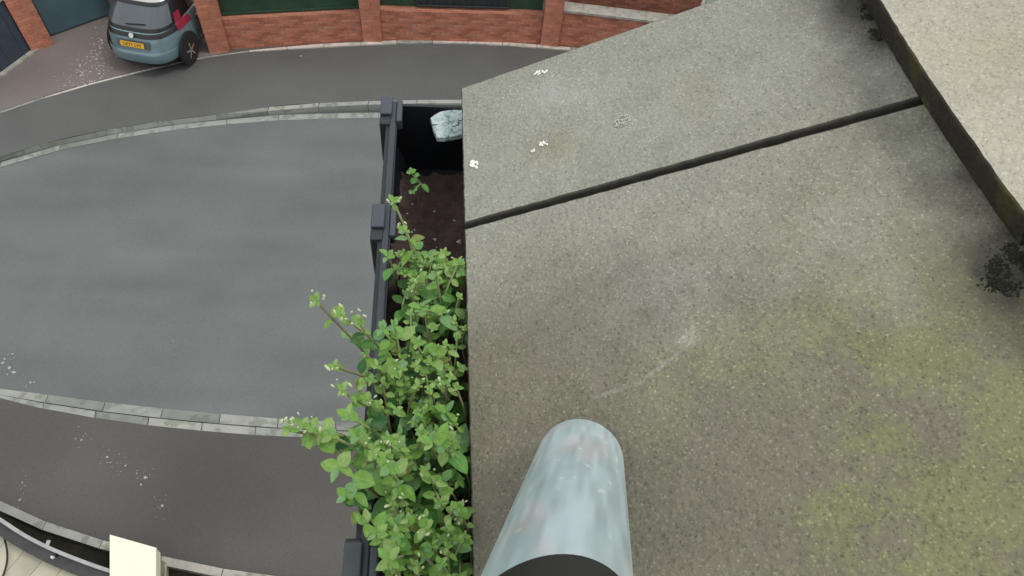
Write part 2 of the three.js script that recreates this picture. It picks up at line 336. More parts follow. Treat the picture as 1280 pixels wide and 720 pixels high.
// ---------------------------------------------------------------- the parked car
function buildCar() {
  const g = thing('parked_car', 'blue grey hatchback car parked on the driveway with its rear to the road', 'car');
  const paint = new THREE.MeshPhysicalMaterial({ color: lin(0.165, 0.262, 0.295), roughness: 0.38, metalness: 0.25, clearcoat: 0.8, clearcoatRoughness: 0.12 });
  const roofP = new THREE.MeshPhysicalMaterial({ color: lin(0.5, 0.5, 0.46), roughness: 0.35, metalness: 0.2, clearcoat: 0.8, clearcoatRoughness: 0.1 });  // paler than the body: sky reflection put into the roof colour
  const blk = std({ color: lin(0.012, 0.013, 0.016), roughness: 0.3 }), rub = std({ color: lin(0.014, 0.014, 0.014), roughness: 0.9 });
  const gls = new THREE.MeshPhysicalMaterial({ color: lin(0.055, 0.072, 0.085), roughness: 0.1, clearcoat: 1 });
  const red = new THREE.MeshPhysicalMaterial({ color: lin(0.27, 0.018, 0.045), roughness: 0.2, clearcoat: 1 });
  const chrome = std({ color: lin(0.7, 0.7, 0.72), roughness: 0.2, metalness: 0.9 });
  // plan rings: y, rear z, front z, half width
  const body = [[0.2, 1.84, -1.84, 0.74], [0.3, 1.92, -1.93, 0.80], [0.42, 1.95, -1.95, 0.825], [0.56, 1.94, -1.95, 0.83], [0.6, 1.90, -1.94, 0.832], [0.74, 1.87, -1.9, 0.83], [0.86, 1.83, -1.8, 0.815], [0.95, 1.77, -1.62, 0.785], [0.985, 1.70, -1.4, 0.75]];
  const cab = [[0.95, 1.76, -1.05, 0.755], [1.0, 1.735, -1.0, 0.75], [1.1, 1.64, -0.86, 0.725], [1.22, 1.52, -0.66, 0.69], [1.33, 1.40, -0.46, 0.65], [1.41, 1.30, -0.3, 0.615], [1.47, 1.18, -0.14, 0.565], [1.5, 1.0, 0.02, 0.48], [1.515, 0.7, 0.25, 0.25]];
  const ring = (rows, y) => { let i = 1; while (i < rows.length - 1 && rows[i][0] < y) i++; const a = rows[i - 1], b = rows[i], t = clamp((y - a[0]) / (b[0] - a[0])); return a.map((v, k) => lerp(v, b[k], t)); };
  const S = (rows, y, th, off = 0, e = 0.52) => {          // th: 0 = right side (+x), PI/2 = rear (+z)
    const r = ring(rows, y), c = Math.cos(th), s = Math.sin(th), zc = (r[1] + r[2]) / 2, hl = (r[1] - r[2]) / 2;
    return V(Math.sign(c) * Math.pow(Math.abs(c), e) * (r[3] + off), y, zc + Math.sign(s) * Math.pow(Math.abs(s), e) * (hl + off));
  };
  const patch = (rows, ys, th0, th1, n, off = 0, closed = false, e) => {
    const pos = [], idx = [], uv = [];
    for (const y of ys) for (let i = 0; i <= n; i++) { const p = S(rows, y, lerp(th0, th1, i / n), off, e); pos.push(p.x, p.y, p.z); uv.push(i / n, y); }
    for (let j = 0; j < ys.length - 1; j++) for (let i = 0; i < n; i++) { const a = j * (n + 1) + i, b = a + 1, c = a + n + 1, d = c + 1; idx.push(a, c, b, b, c, d); }
    if (closed) { const r = ys.length - 1, yt = ys[r]; pos.push(0, yt + 0.01, ring(rows, yt)[1] / 2 + ring(rows, yt)[2] / 2); uv.push(0.5, 0.5); const k = pos.length / 3 - 1; for (let i = 0; i < n; i++) idx.push(r * (n + 1) + i, k, r * (n + 1) + i + 1); }
    const q = new THREE.BufferGeometry(); q.setAttribute('position', new THREE.Float32BufferAttribute(pos, 3)); q.setAttribute('uv', new THREE.Float32BufferAttribute(uv, 2)); q.setIndex(idx); q.computeVertexNormals(); return q;
  };
  const seq = (a, b, n) => Array.from({ length: n + 1 }, (_, i) => lerp(a, b, i / n));
  const PI = Math.PI;
  mesh('body', patch(body, body.map(r => r[0]), 0, 2 * PI, 120, 0, true), paint, g);
  mesh('cabin', patch(cab, seq(0.95, 1.40, 9), 0, 2 * PI, 96, 0), blk, g);
  mesh('roof', patch(cab, [...seq(1.402, 1.51, 7)], 0, 2 * PI, 96, 0.004, true), roofP, g);
  const th = x => PI / 2 + x;
  mesh('rear_window', patch(cab, seq(1.03, 1.355, 6), th(-1.02), th(1.02), 28, 0.006), gls, g);
  mesh('spoiler', patch(cab, seq(1.375, 1.405, 2), th(-1.1), th(1.1), 24, 0.05), blk, g);
  const band = mesh('tailgate_band', patch(body, seq(0.86, 0.962, 3), th(-1.03), th(1.03), 28, 0.006), blk, g); band.userData.label = 'gloss black band across the tailgate';
  mesh('bumper', patch(body, seq(0.34, 0.595, 6), th(-1.25), th(1.25), 40, 0.018), paint, g);
  mesh('bumper_skirt', patch(body, seq(0.205, 0.33, 3), th(-1.28), th(1.28), 40, 0.014), blk, g);
  for (const s of [-1, 1]) {
    const a = th(s * 1.02), b = th(s * 1.36);
    const tl = mesh('tail_light', patch(body, seq(0.83, 0.975, 4), Math.min(a, b), Math.max(a, b), 10, 0.012), red, g);
    const a2 = th(s * 1.1), b2 = th(s * 1.3); mesh('upper_lens', patch(cab, seq(0.985, 1.16, 4), Math.min(a2, b2), Math.max(a2, b2), 8, 0.014), red, tl);
    // side glass, mirrors, wheels
    const q0 = s > 0 ? PI + 0.25 : -0.25; void q0;
    const t0 = s > 0 ? PI - 0.06 : -0.55, t1 = s > 0 ? PI + 0.55 : 0.06;
    mesh('side_window', patch(cab, seq(1.0, 1.34, 5), t0, t1, 14, 0.006), gls, g);
    const dp = mesh('door_handle', box(0.03, 0.03, 0.16), chrome, g); dp.position.set(-s * 0.835, 0.8, 0.55);
    const mi = mesh('mirror', new RoundedBoxGeometry(0.2, 0.14, 0.1, 2, 0.04), paint, g); mi.position.set(-s * 0.9, 1.02, -0.75);
    for (const z of [1.22, -1.22]) {
      const arch = mesh('wheel_arch', new THREE.CylinderGeometry(0.365, 0.365, 0.05, 36).rotateZ(PI / 2), rub, g); arch.position.set(-s * 0.812, 0.36, z);
      const wh = sub('wheel', g); wh.position.set(-s * 0.76, 0.31, z);
      mesh('tyre', new THREE.TorusGeometry(0.235, 0.085, 12, 32).rotateY(PI / 2), rub, wh);
      mesh('rim', new THREE.CylinderGeometry(0.19, 0.19, 0.13, 24).rotateZ(PI / 2), blk, wh);
      for (let k = 0; k < 5; k++) { const sp = mesh('spoke', new THREE.BoxGeometry(0.03, 0.17, 0.035), chrome, wh); sp.position.set(-s * 0.07, Math.cos(k * 1.2566) * 0.095, Math.sin(k * 1.2566) * 0.095); sp.rotation.x = k * 1.2566; }
    }
  }
  const bd = mesh('badge', new THREE.CylinderGeometry(0.052, 0.052, 0.014, 24).rotateX(PI / 2), chrome, g); bd.position.set(0, 0.915, 1.835); bd.rotation.x = -0.5;
  const cv = document.createElement('canvas'); cv.width = 256; cv.height = 56; const cx = cv.getContext('2d');
  cx.fillStyle = '#e8b23c'; cx.fillRect(0, 0, 256, 56); cx.fillStyle = '#17140c'; cx.font = 'bold 46px sans-serif'; cx.textAlign = 'center'; cx.textBaseline = 'middle'; cx.fillText('LK71 LVY', 128, 30);
  const ct = new THREE.CanvasTexture(cv); ct.colorSpace = THREE.SRGBColorSpace;
  const hold = mesh('plate_recess', box(0.72, 0.17, 0.02), std({ color: lin(0.09, 0.12, 0.135), roughness: 0.6 }), g); hold.position.set(0, 0.655, 1.895); hold.rotation.x = -0.28;
  const pl = mesh('number_plate', new THREE.BoxGeometry(0.52, 0.115, 0.012), [M.black, M.black, M.black, M.black, std({ map: ct, roughness: 0.4 }), M.black], g); pl.position.set(0, 0.745, 1.91); pl.rotation.x = -0.28;
  const wp = mesh('rear_wiper', box(0.42, 0.022, 0.025), rub, g); wp.position.set(0.08, 1.09, 1.69); wp.rotation.set(-0.85, 0, 0.1);
  return g;
}
const car = buildCar();
{ const p = at(190, 98); car.position.set(p.x, 0.006, p.z); car.rotation.y = -0.22; car.scale.setScalar(1.05); car.translateX(-0.22); car.translateZ(-2.1); }

// ---------------------------------------------------------------- near side: edging, rail, boarded yard, box
{
  const A = shift(backLine, 0, 0.1, 0), B = A.map(p => p.clone().add(V(-0.015, 0, 0.115)));
  stoneRow('yard_edging', 'edging_stone', extend(A, -8, -1.5, 12, 0.4), extend(B, -8, -1.5, 12, 0.4), 0.9, 0.28, [M.coping, M.coping, M.kerbC], 0);
  struct('planting_bed', ribbon(extend(shift(B, 0, -0.16, -0.02), -8, -1.5, 12, 0.4), extend(shift(B, -0.02, -0.16, 1.2), -8, -1.5, 12, 0.4)), M.bed);
}
{ // raised yard of pale boards
  const g = structGroup('yard'), topY = 0.3;
  const r0 = at(-30, 645, topY), r1 = at(116, 722, topY), d = dir(r0, r1), nrm = V(-d.z, 0, d.x);
  const n = 12; let s = 0; const rr = rng(9);
  for (let i = 0; i < n; i++) {
    const w = 0.30 + 0.02 * rr(), p = r0.clone().addScaledVector(d, s + w / 2).addScaledVector(nrm, 1.15); s += w + 0.006;
    const m = mesh('board', box(w, 0.03, 2.3, 0.004), i % 3 ? M.deck : M.deckB, g); m.position.set(p.x, topY - 0.033 + rr() * 0.004, p.z); m.rotation.y = -Math.atan2(d.z, d.x);
  }
  const fr = mesh('frame', box(s, 0.27, 2.2, 0.01), M.bed, g); const c = r0.clone().addScaledVector(d, s / 2).addScaledVector(nrm, 1.15); fr.position.set(c.x, -0.01, c.z); fr.rotation.y = -Math.atan2(d.z, d.x);
}
{ // grey handrail over the bed
  const y = 0.62, t = thing('yard_rail', 'grey metal rail with dark side curving along the front of the pale yard', 'railing');
  const P = line([[-60, 612], [0, 646.5], [30, 666], [62, 682.5], [100, 698], [137, 711], [175, 722]], y, 24);
  const sec = (p, q, w, h, yy, mat, name, dz) => { const m = mesh(name, box(p.distanceTo(q) + 0.004, h, w, 0.008), mat, t); between(m, p, q, yy, dz); return m; };
  const beam = new THREE.Shape(); void beam;
  const topG = [], sideG = [];
  const strip = (l, w, h, y0) => {                      // bar of rectangular section along the line, front edge on it
    const pos = [], uv = [], idx = [];
    l.forEach((p, i) => { const d = dir(l[Math.max(0, i - 1)], l[Math.min(l.length - 1, i + 1)]), n = V(-d.z, 0, d.x); for (const [a, b] of [[0, y0], [w, y0], [w, y0 - h], [0, y0 - h]]) { pos.push(p.x + n.x * a, b, p.z + n.z * a); uv.push(p.x, p.z + a + b); } });
    for (let i = 0; i < l.length - 1; i++) for (let k = 0; k < 4; k++) { const a = i * 4 + k, b = i * 4 + (k + 1) % 4, c = a + 4, e = b + 4; idx.push(a, b, c, b, e, c); }
    const q = new THREE.BufferGeometry(); q.setAttribute('position', new THREE.Float32BufferAttribute(pos, 3)); q.setAttribute('uv', new THREE.Float32BufferAttribute(uv, 2)); q.setIndex(idx); const f = q.toNonIndexed(); f.computeVertexNormals(); return f;
  };
  mesh('top_rail', strip(P, 0.045, 0.03, y), M.rail, t);
  const inP = P.map((p, i) => { const d = dir(P[Math.max(0, i - 1)], P[Math.min(P.length - 1, i + 1)]); return p.clone().add(V(-d.z, 0, d.x).multiplyScalar(0.03)); });
  mesh('side_panel', strip(inP, 0.145, 0.22, y - 0.05), M.railSide, t);
  for (const i of [3, 12, 21]) { const p = mesh('post', box(0.04, y - 0.04, 0.04), M.railSide, t); p.position.set(P[i].x, 0, P[i].z + 0.06); }
  const b = mesh('bracket', box(0.05, 0.02, 0.1), M.rail, t); const bp = at(60, 678, y); b.position.set(bp.x, y - 0.015, bp.z + 0.02);
  const lp = at(68, 694, y - 0.06);
  const l = thing('wall_light', 'tiny white lamp on a black bracket fixed to the yard rail', 'lamp', V(lp.x, y - 0.09, lp.z + 0.03));
  const bk = mesh('bracket', box(0.05, 0.09, 0.03), M.black, l); bk.position.set(0.03, 0.03, -0.02);
  const lens = mesh('lens', new THREE.SphereGeometry(0.032, 16, 10), M.white, l); lens.scale.set(0.8, 1.3, 0.8); lens.position.y = 0.05;
}
{ // cream slab on a recessed plinth
  const y = 0.72, q = [at(137, 668, y), at(195, 684.5, y), at(137, 732, y), at(195, 748, y)], c = q[0].clone().add(q[1]).add(q[2]).add(q[3]).multiplyScalar(0.25).setY(0);
  const g = thing('cream_cabinet', 'large flat topped cream cabinet standing across the yard edging', 'cabinet', c), l = q.map(p => p.clone().sub(c));
  const inset = (k, yy) => l.map(p => V(p.x * k, yy, p.z * k));
  mesh('lid', stone(...inset(1, y), 0.05, 0, 0.005), M.cream, g);
  mesh('body', stone(...inset(0.965, y - 0.052), 0.16, 0, 0.003), M.cream, g);
  mesh('plinth', stone(...inset(0.8, y - 0.213), 0.5, 0, 0.003), M.creamSide, g);
}
{ // black cable, thin white cane
  const c = new THREE.CatmullRomCurve3([at(-6, 640, 0.5), at(4, 668, 0.4), at(9, 690, 0.34), at(8, 706, 0.33), at(2, 724, 0.33), at(-8, 745, 0.33)]);
  tag(mesh('cable', new THREE.TubeGeometry(c, 30, 0.012, 6), M.black), 'black cable lying in a curve on the pale boards', 'cable');
  const p0 = at(207, 706, 0.5), p1 = at(206, 730, 0.1);
  tag(mesh('cane', new THREE.TubeGeometry(new THREE.LineCurve3(p0, p1), 2, 0.012, 6), M.white), 'thin white cane standing beside the cream box', 'cane');
}

// ---------------------------------------------------------------- specks and splashes on the ground
function blobGeo(r, seed, h = 0.004, n = 14, jag = 0.45) {  // flat irregular splash with a thin edge
  const q = rng(seed), s = new THREE.Shape();
  for (let i = 0; i < n; i++) { const a = i / n * Math.PI * 2, k = r * (1 - jag + jag * 1.6 * q()); i ? s.lineTo(Math.cos(a) * k, Math.sin(a) * k) : s.moveTo(Math.cos(a) * k, Math.sin(a) * k); }
  const g = new THREE.ExtrudeGeometry(s, { depth: h, bevelEnabled: true, bevelThickness: h * 0.6, bevelSize: r * 0.08, bevelSegments: 1 }); g.rotateX(-Math.PI / 2); return g;
}
{
  const r = rng(15), gs = [], base = [0, 1, 2, 3].map(i => { const g = new THREE.DodecahedronGeometry(1, 0); g.scale(1, 0.45, 0.8 + 0.1 * i); return g; });
  for (let i = 0; i < 230; i++) {
    const t = r(), px = lerp(75, 137, Math.sqrt(t)) + (r() - 0.5) * 36, py = lerp(112, 42, t) + (r() - 0.5) * 34 + 2;
    if (py > 137 - px * 0.29 || py < 78 - px * 0.37 || px < 42) continue;
    const p = at(px, py, 0.006), s = 0.010 + 0.020 * r() * r(), g = base[i % 4].clone(); g.rotateY(r() * 6); g.scale(s, s, s); g.translate(p.x, 0.012, p.z); gs.push(g);
  }
  const m = mesh('pebbles', mergeGeometries(gs), std({ color: lin(0.5, 0.42, 0.40), roughness: 0.8 })); m.userData = { kind: 'stuff', label: 'pale pinkish pebbles scattered over the driveway beside the car', category: 'pebbles' };
}
{
  const spl = [[102, 550, 0.036, 'small white splash on the pavement just below the near kerb'], [134, 571, 0.045, 'long pale splash in the middle of the near pavement'], [157, 582, 0.026, 'pale fleck to the right of the longest pavement splash'], [182, 597, 0.04, 'group of pale flecks in the middle of the near pavement'], [203, 632, 0.036, 'lowest white splash on the near pavement above the cream box'], [25, 625, 0.03, 'pale splash on the pavement close to the yard edging'], [28, 603, 0.026, 'pale fleck on the pavement at the left picture edge'], [12, 460, 0.075, 'white splash on the road at the left picture edge'], [38, 478, 0.04, 'small white streak on the road beside the near kerb'], [216, 426, 0.03, 'small pale fleck alone in the middle of the road'], [376, 70, 0.04, 'tiny white fleck on the far pavement']];
  spl.forEach(([x, y, r, l], i) => {
    const lev = i === 7 || i === 8 || i === 9 ? H0 + 0.004 : 0.004, q = rng(300 + i), gs = [];
    const n = i === 10 ? 1 : 11; for (let k = 0; k < n; k++) { const g = blobGeo(r * (k ? 0.08 + 0.34 * q() * q() : 0.5), 50 + i * 13 + k, 0.002, 12, 0.6); g.scale(1, 1, 0.55 + 0.9 * q()); g.rotateY(q() * 6); const sd = 7 + 16 * q(), an = q() * 6.28, p = at(x + (k ? Math.cos(an) * sd * 0.55 : 0), y + (k ? Math.sin(an) * sd * 0.8 : 0), lev); g.translate(p.x, lev, p.z); gs.push(g); }
    tag(mesh('splash', mergeGeometries(gs), std({ color: lin(0.36, 0.36, 0.34), roughness: 0.9 })), l, 'splash', 'pale splashes on the ground');
  });
}

// ---------------------------------------------------------------- the house under the camera: roof tiles, wall, gutter
const NR = V(-0.46223129, 0.8867594, 0), UP = V(0.8867594, 0.46223129, 0), DR = 0.38;
const onRoof = (u, w, h = 0) => V(0, CAM, 0).addScaledVector(NR, h - DR).addScaledVector(UP, u).add(V(0, 0, w));
function roofPick(px, py, h = 0) { const r = rayOf(px, py), t = -(DR - h) / r.dot(NR); return r.multiplyScalar(t); }   // relative to the lens
const roofUW = (px, py, h = 0) => { const p = roofPick(px, py, h); return [p.dot(UP), p.z]; };
const roofMatrix = (u, w, h) => { const m = new THREE.Matrix4().makeBasis(UP, V(0, 0, -1), NR); m.setPosition(onRoof(u, w, h)); return m; };   // local x up the slope, y away (-z), z off the roof
const TT = 0.024, EAVE = -0.176, GAUGE = 0.333;
const TS = 0.8, N = 2048;
const gA = speckle(N, 120000, 0.8, 3.6, 901), gB = speckle(N, 9000, 1.4, 4.2, 902), gS = speckle(N, 330000, 0.8, 2.3, 903);
// stains of the weathered tile, in roof metres (u up the slope, w toward +z), gathered round the places seen in the picture
const stain = (list) => list.map(([x, y, r, k]) => { const [u, w] = roofUW(x, y); return [u, w, r, k]; });
const algae = stain([[1130, 430, 0.11, 0.2], [1230, 580, 0.13, 0.3], [1195, 372, 0.022, 0.7], [1190, 375, 0.035, 1.15], [1120, 420, 0.04, 0.7], [1010, 415, 0.04, 0.45], [1240, 500, 0.05, 0.6], [1190, 600, 0.05, 0.7], [1270, 640, 0.06, 0.8], [870, 460, 0.04, 0.4], [1120, 690, 0.05, 0.5], [690, 185, 0.022, 0.5], [1040, 50, 0.03, 0.5], [900, 110, 0.04, 0.25], [800, 560, 0.08, 0.22], [620, 480, 0.05, 0.25], [1000, 640, 0.06, 0.25]]);
const brown = stain([[800, 520, 0.10, 0.7], [640, 620, 0.08, 0.8], [820, 660, 0.10, 0.8], [660, 470, 0.08, 0.5], [950, 600, 0.12, 0.7], [600, 690, 0.08, 0.8], [1100, 700, 0.10, 0.5], [760, 440, 0.08, 0.35]]);
const black = stain([[1258, 345, 0.018, 1.9], [1270, 300, 0.012, 0.9], [1245, 350, 0.010, 1.0], [1085, 10, 0.018, 1.2], [1105, 45, 0.012, 1.0], [1210, 220, 0.008, 0.5], [1060, 0, 0.015, 0.6]]);
const pale = stain([[779, 152, 0.006, 0.7], [700, 120, 0.04, 0.3], [860, 425, 0.008, 0.3], [1110, 300, 0.06, 0.25], [850, 330, 0.10, 0.25]]);
const scratch = [roofUW(742, 498), roofUW(800, 478), roofUW(872, 424)];
const segDist = (u, w, P) => { let m = 1; for (let i = 0; i < P.length - 1; i++) { const [a, b] = P[i], [c, d] = P[i + 1], t = clamp(((u - a) * (c - a) + (w - b) * (d - b)) / ((c - a) ** 2 + (d - b) ** 2)); m = Math.min(m, Math.hypot(u - lerp(a, c, t), w - lerp(b, d, t))); } return m; };
const acc = (l, u, w, f) => { let s = 0; for (const [a, b, r, k] of l) { const d = ((u - a) ** 2 + (w - b) ** 2) / (r * r); if (d < 5) s += k * Math.exp(-d * f); } return s; };
const tileMap = texture(N, N, (tu, tv, c, i, j) => {
  const u = tu * TS - 0.25, w = -(tv * TS - 0.2);        // shape y runs to -z
  const n1 = fbm(tu, tv, 6, 5, 401), n2 = fbm(tu, tv, 40, 3, 402), n3 = noise(tu * 330, tv * 330, 330, 403);
  const ga = gA[j * N + i], gb = gB[j * N + i];
  const sp = gS[j * N + i]; let k = 1 + 0.26 * (n1 - 0.5) + 0.20 * (n2 - 0.5) + 0.12 * (n3 - 0.5) + 0.2 * ga + 0.06 * gb + (sp > 0 ? 0.62 : 0.42) * sp + (sp > 0.86 ? 0.6 : 0);
  if (gb > 0.93) k += 0.55; if (gb < -0.95) k -= 0.3; if (ga > 0.97) k += 0.5;
  const al = clamp(acc(algae, u, w, 1.3) * smooth(0.25, 0.75, fbm(tu, tv, 24, 6, 404)) * (0.55 + 0.8 * n3 + 0.7 * sp) * 1.25 - 0.05), stepGrimeShade = smooth(0.06, 0.0, GAUGE + EAVE - u - 0.03 * n2) * smooth(0.3, 0.65, fbm(tu, tv, 22, 5, 407) + 0.05), br = clamp(acc(brown, u, w, 0.9) * (0.5 + fbm(tu, tv, 14, 4, 405))), pa = clamp(acc(pale, u, w, 1.4) * (0.4 + 1.2 * n2));
  const ol = clamp(0.15 + 1.1 * smooth(-0.42, -0.08, w + 0.25 * u) * (0.55 + 0.8 * fbm(tu, tv, 5, 4, 408))), bk = clamp(acc(black, u, w, 1.0) * smooth(0.25, 0.6, fbm(tu, tv, 16, 4, 409)) * 1.4); const scr = smooth(0.0022, 0.0004, segDist(u, w, scratch) + 0.004 * (n2 - 0.45)) * smooth(0.35, 0.6, fbm(tu, tv, 34, 3, 410)); let r = 0.278, g = 0.278, b = 0.240; r = lerp(r, 0.222, ol * 0.7); g = lerp(g, 0.218, ol * 0.7); b = lerp(b, 0.140, ol * 0.7);
  r = lerp(r, 0.165, br * 0.9); g = lerp(g, 0.150, br * 0.9); b = lerp(b, 0.116, br * 0.9);
  r = lerp(r, 0.208, al * 0.72); g = lerp(g, 0.212, al * 0.72); b = lerp(b, 0.094, al * 0.72);
  r = lerp(r, 0.42, scr * 0.28); g = lerp(g, 0.42, scr * 0.28); b = lerp(b, 0.37, scr * 0.28);
  r = lerp(r, 0.52, pa * 0.6); g = lerp(g, 0.52, pa * 0.6); b = lerp(b, 0.49, pa * 0.6);
  r = lerp(r, 0.03, bk * 0.9); g = lerp(g, 0.03, bk * 0.9); b = lerp(b, 0.022, bk * 0.9);
  r = lerp(r, 0.10, stepGrimeShade * 0.5); g = lerp(g, 0.096, stepGrimeShade * 0.5); b = lerp(b, 0.075, stepGrimeShade * 0.5);  // grime along the course step, with its soft shade put into the colour
  c[0] = r * k; c[1] = g * k; c[2] = b * k;
}, true, [TS, TS], [0.25 / TS, 0.2 / TS]);
const tileBump = texture(N, N, (tu, tv, c, i, j) => { c[0] = 0.45 + 0.25 * gA[j * N + i] + 0.3 * gB[j * N + i] + 0.35 * (noise(tu * 330, tv * 330, 330, 403) - 0.5) + 0.25 * (fbm(tu, tv, 60, 2, 406) - 0.5); }, false, [TS, TS], [0.25 / TS, 0.2 / TS]);
const plainMap = texture(1024, 1024, (tu, tv, c, i, j) => {
  const n1 = fbm(tu, tv, 4, 5, 411), n2 = fbm(tu, tv, 24, 3, 412), n3 = noise(tu * 180, tv * 180, 180, 413), ga = gA[j * N + i], gb = gB[j * N + i], sp = gS[j * N + i];
  let k = 1 + 0.3 * (n1 - 0.5) + 0.2 * (n2 - 0.5) + 0.1 * (n3 - 0.5) + 0.12 * ga + 0.08 * gb + 0.36 * sp; if (sp > 0.88) k += 0.3; if (sp < -0.93) k -= 0.25;
  const al = smooth(0.52, 0.72, fbm(tu, tv, 3, 4, 414));
  c[0] = lerp(0.425, 0.37, al) * k; c[1] = lerp(0.40, 0.355, al) * k; c[2] = lerp(0.325, 0.24, al) * k;
}, true, [0.4, 0.4]);
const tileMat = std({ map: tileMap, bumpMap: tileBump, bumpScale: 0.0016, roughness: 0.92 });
const plainMat = std({ map: plainMap, bumpMap: tileBump, bumpScale: 0.0014, roughness: 0.92 });
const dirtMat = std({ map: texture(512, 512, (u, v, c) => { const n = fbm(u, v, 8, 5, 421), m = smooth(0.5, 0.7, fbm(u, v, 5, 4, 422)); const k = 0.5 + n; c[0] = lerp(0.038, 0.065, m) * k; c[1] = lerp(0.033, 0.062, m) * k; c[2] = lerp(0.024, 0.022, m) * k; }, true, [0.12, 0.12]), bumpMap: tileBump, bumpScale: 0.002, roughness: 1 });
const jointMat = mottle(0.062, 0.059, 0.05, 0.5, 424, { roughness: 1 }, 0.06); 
const jl = [-0.540, -0.3655, -0.0655, 0.25, 0.565, 0.88, 1.195, 1.51, 1.825, 2.14];
const jw = (i, u, odd) => jl[i] + (odd ? (i ? -0.152 : -0.012) : 0) + 0.062 * (u - EAVE) * (i < 3 ? 1 : 0.4) * (odd ? 0.3 : 1);
const house = thing('house', 'house under the camera, grey weathered concrete tile roof with dark brick wall', 'house');
const roof = sub('roof', house);
const tr = rng(777);
function tileGeo(i0, course) {
  const i = course % 2 && i0 === 1 ? 1 : i0;
  const s = new THREE.Shape(), u0 = EAVE, u1 = EAVE + GAUGE + 0.06, gap = 0.0044, pts = [];
  const edge = (ua, wa, ub, wb, n, j) => { for (let k = 0; k < n; k++) { const t = k / n, e = (k ? 1 : 0.4) * j; pts.push([lerp(ua, ub, t) + (tr() - 0.5) * e, -lerp(wa, wb, t) + (tr() - 0.5) * e]); } };
  const od = course % 2, first = od && i === 1, a0 = first ? jw(0, u0, 1) : jw(i, u0, od) + (i ? gap : 0), a1 = first ? jw(0, u1, 1) : jw(i, u1, od) + (i ? gap : 0), b0 = jw(i + 1, u0, od) - gap, b1 = jw(i + 1, u1, od) - gap, J = 0.0007;
  edge(u0, b0, u1, b1, 60, J); edge(u1, b1, u1, a1, 6, J); edge(u1, a1, u0, a0, 60, J); edge(u0, a0, u0, b0, 50, J);
  if (course === 1) pts.forEach(p => { if (p[0] < u0 + 0.02) p[0] += 0.005 * Math.min(2, Math.pow((-p[1] + 0.34) / 0.17, 2)); });   // this course's lower edge is worn in a slight bow
  pts.forEach((p, k) => k ? s.lineTo(p[0], p[1]) : s.moveTo(p[0], p[1]));
  const g = new THREE.ExtrudeGeometry(s, { depth: TT - 0.0036, bevelEnabled: true, bevelThickness: 0.0018, bevelSize: 0.0016, bevelSegments: 2 });
  g.translate(0, 0, -TT + 0.0018); return g;
}
for (let c = 0; c < 8; c++) for (let i = 0; i < jl.length - 1; i++) {
  if (c % 2 && i === 0) continue;
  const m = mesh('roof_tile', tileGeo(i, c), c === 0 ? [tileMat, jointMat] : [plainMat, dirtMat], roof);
  m.matrixAutoUpdate = true; const M4 = roofMatrix(0, 0, 0); M4.setPosition(onRoof(c * GAUGE, 0, c * TT)); M4.decompose(m.position, m.quaternion, m.scale);
}
{ // dark interlocking channels under the joints, felt below, barge and walls
  for (let i = 1; i < 4; i++) { const g = new THREE.BoxGeometry(GAUGE, 0.02, 0.004); const m = mesh('interlock', g, jointMat, roof); roofMatrix(EAVE + GAUGE / 2 + 0.004, jw(i, 0), -0.0125).decompose(m.position, m.quaternion, m.scale); m.rotateZ(-0.062); }
  const felt = mesh('underlay', new THREE.BoxGeometry(4.6, 3.1, 0.01), M.black, roof); const M4 = roofMatrix(0, 0, 0); const tilt = Math.atan2(TT, GAUGE); M4.setPosition(onRoof(-0.15 + 2.3 * Math.cos(tilt), 1.02, -0.036 + 2.3 * Math.sin(tilt))); M4.decompose(felt.position, felt.quaternion, felt.scale); felt.rotateY(-tilt);
  const by = CAM - 0.56;
  const wl = mesh('wall', box(8, by, 7, 0), M.brickHouse, house); wl.position.set(4.11, 0, 3.02);
  const fb = mesh('fascia_board', box(0.02, 0.16, 3.2), M.black, house); fb.position.set(0.085, CAM - 0.575, 1.08);
}
{ // moss clumps wedged along the course edge
  const ms = [[1246, 346, 0.0095, 'dark moss clump under the tile step at the right edge'], [1268, 322, 0.008, 'small dark moss clump against the tile step beside the larger one'], [1084, 12, 0.009, 'dark moss clump under the tile step at the top'], [1100, 42, 0.006, 'flat dark moss clump below the topmost moss clump'], [1256, 268, 0.004, 'tiny moss tuft halfway along the lower tile step']];
  const mm = mottle(0.02, 0.021, 0.012, 0.6, 431, { roughness: 1 }, 0.02);
  ms.forEach(([x, y, r, l], k) => {
    const q = rng(60 + k), gs = [], lobes = Array.from({ length: 5 }, () => [(q() - 0.5) * 1.2, (q() - 0.5) * 2.2, 0.3 + 0.5 * q()]);
    for (let i = 0; i < 420; i++) { const g = new THREE.IcosahedronGeometry(r * (0.03 + 0.1 * q() * q()), 0), b = lobes[Math.floor(q() * 5)], a = q() * 6.28, d = b[2] * Math.pow(q(), 0.9); g.scale(1, 1, 0.6); g.rotateZ(q() * 3); g.translate(r * (b[0] + Math.cos(a) * d), r * (b[1] + Math.sin(a) * d), r * 0.12 * q() * (1 - d)); gs.push(g); }
    const m = mesh('moss_clump', mergeGeometries(gs), mm), [u, w] = roofUW(x, y); roofMatrix(u, w, 0).decompose(m.position, m.quaternion, m.scale); tag(m, l, 'moss', 'moss clumps under the tile step');
  });
}
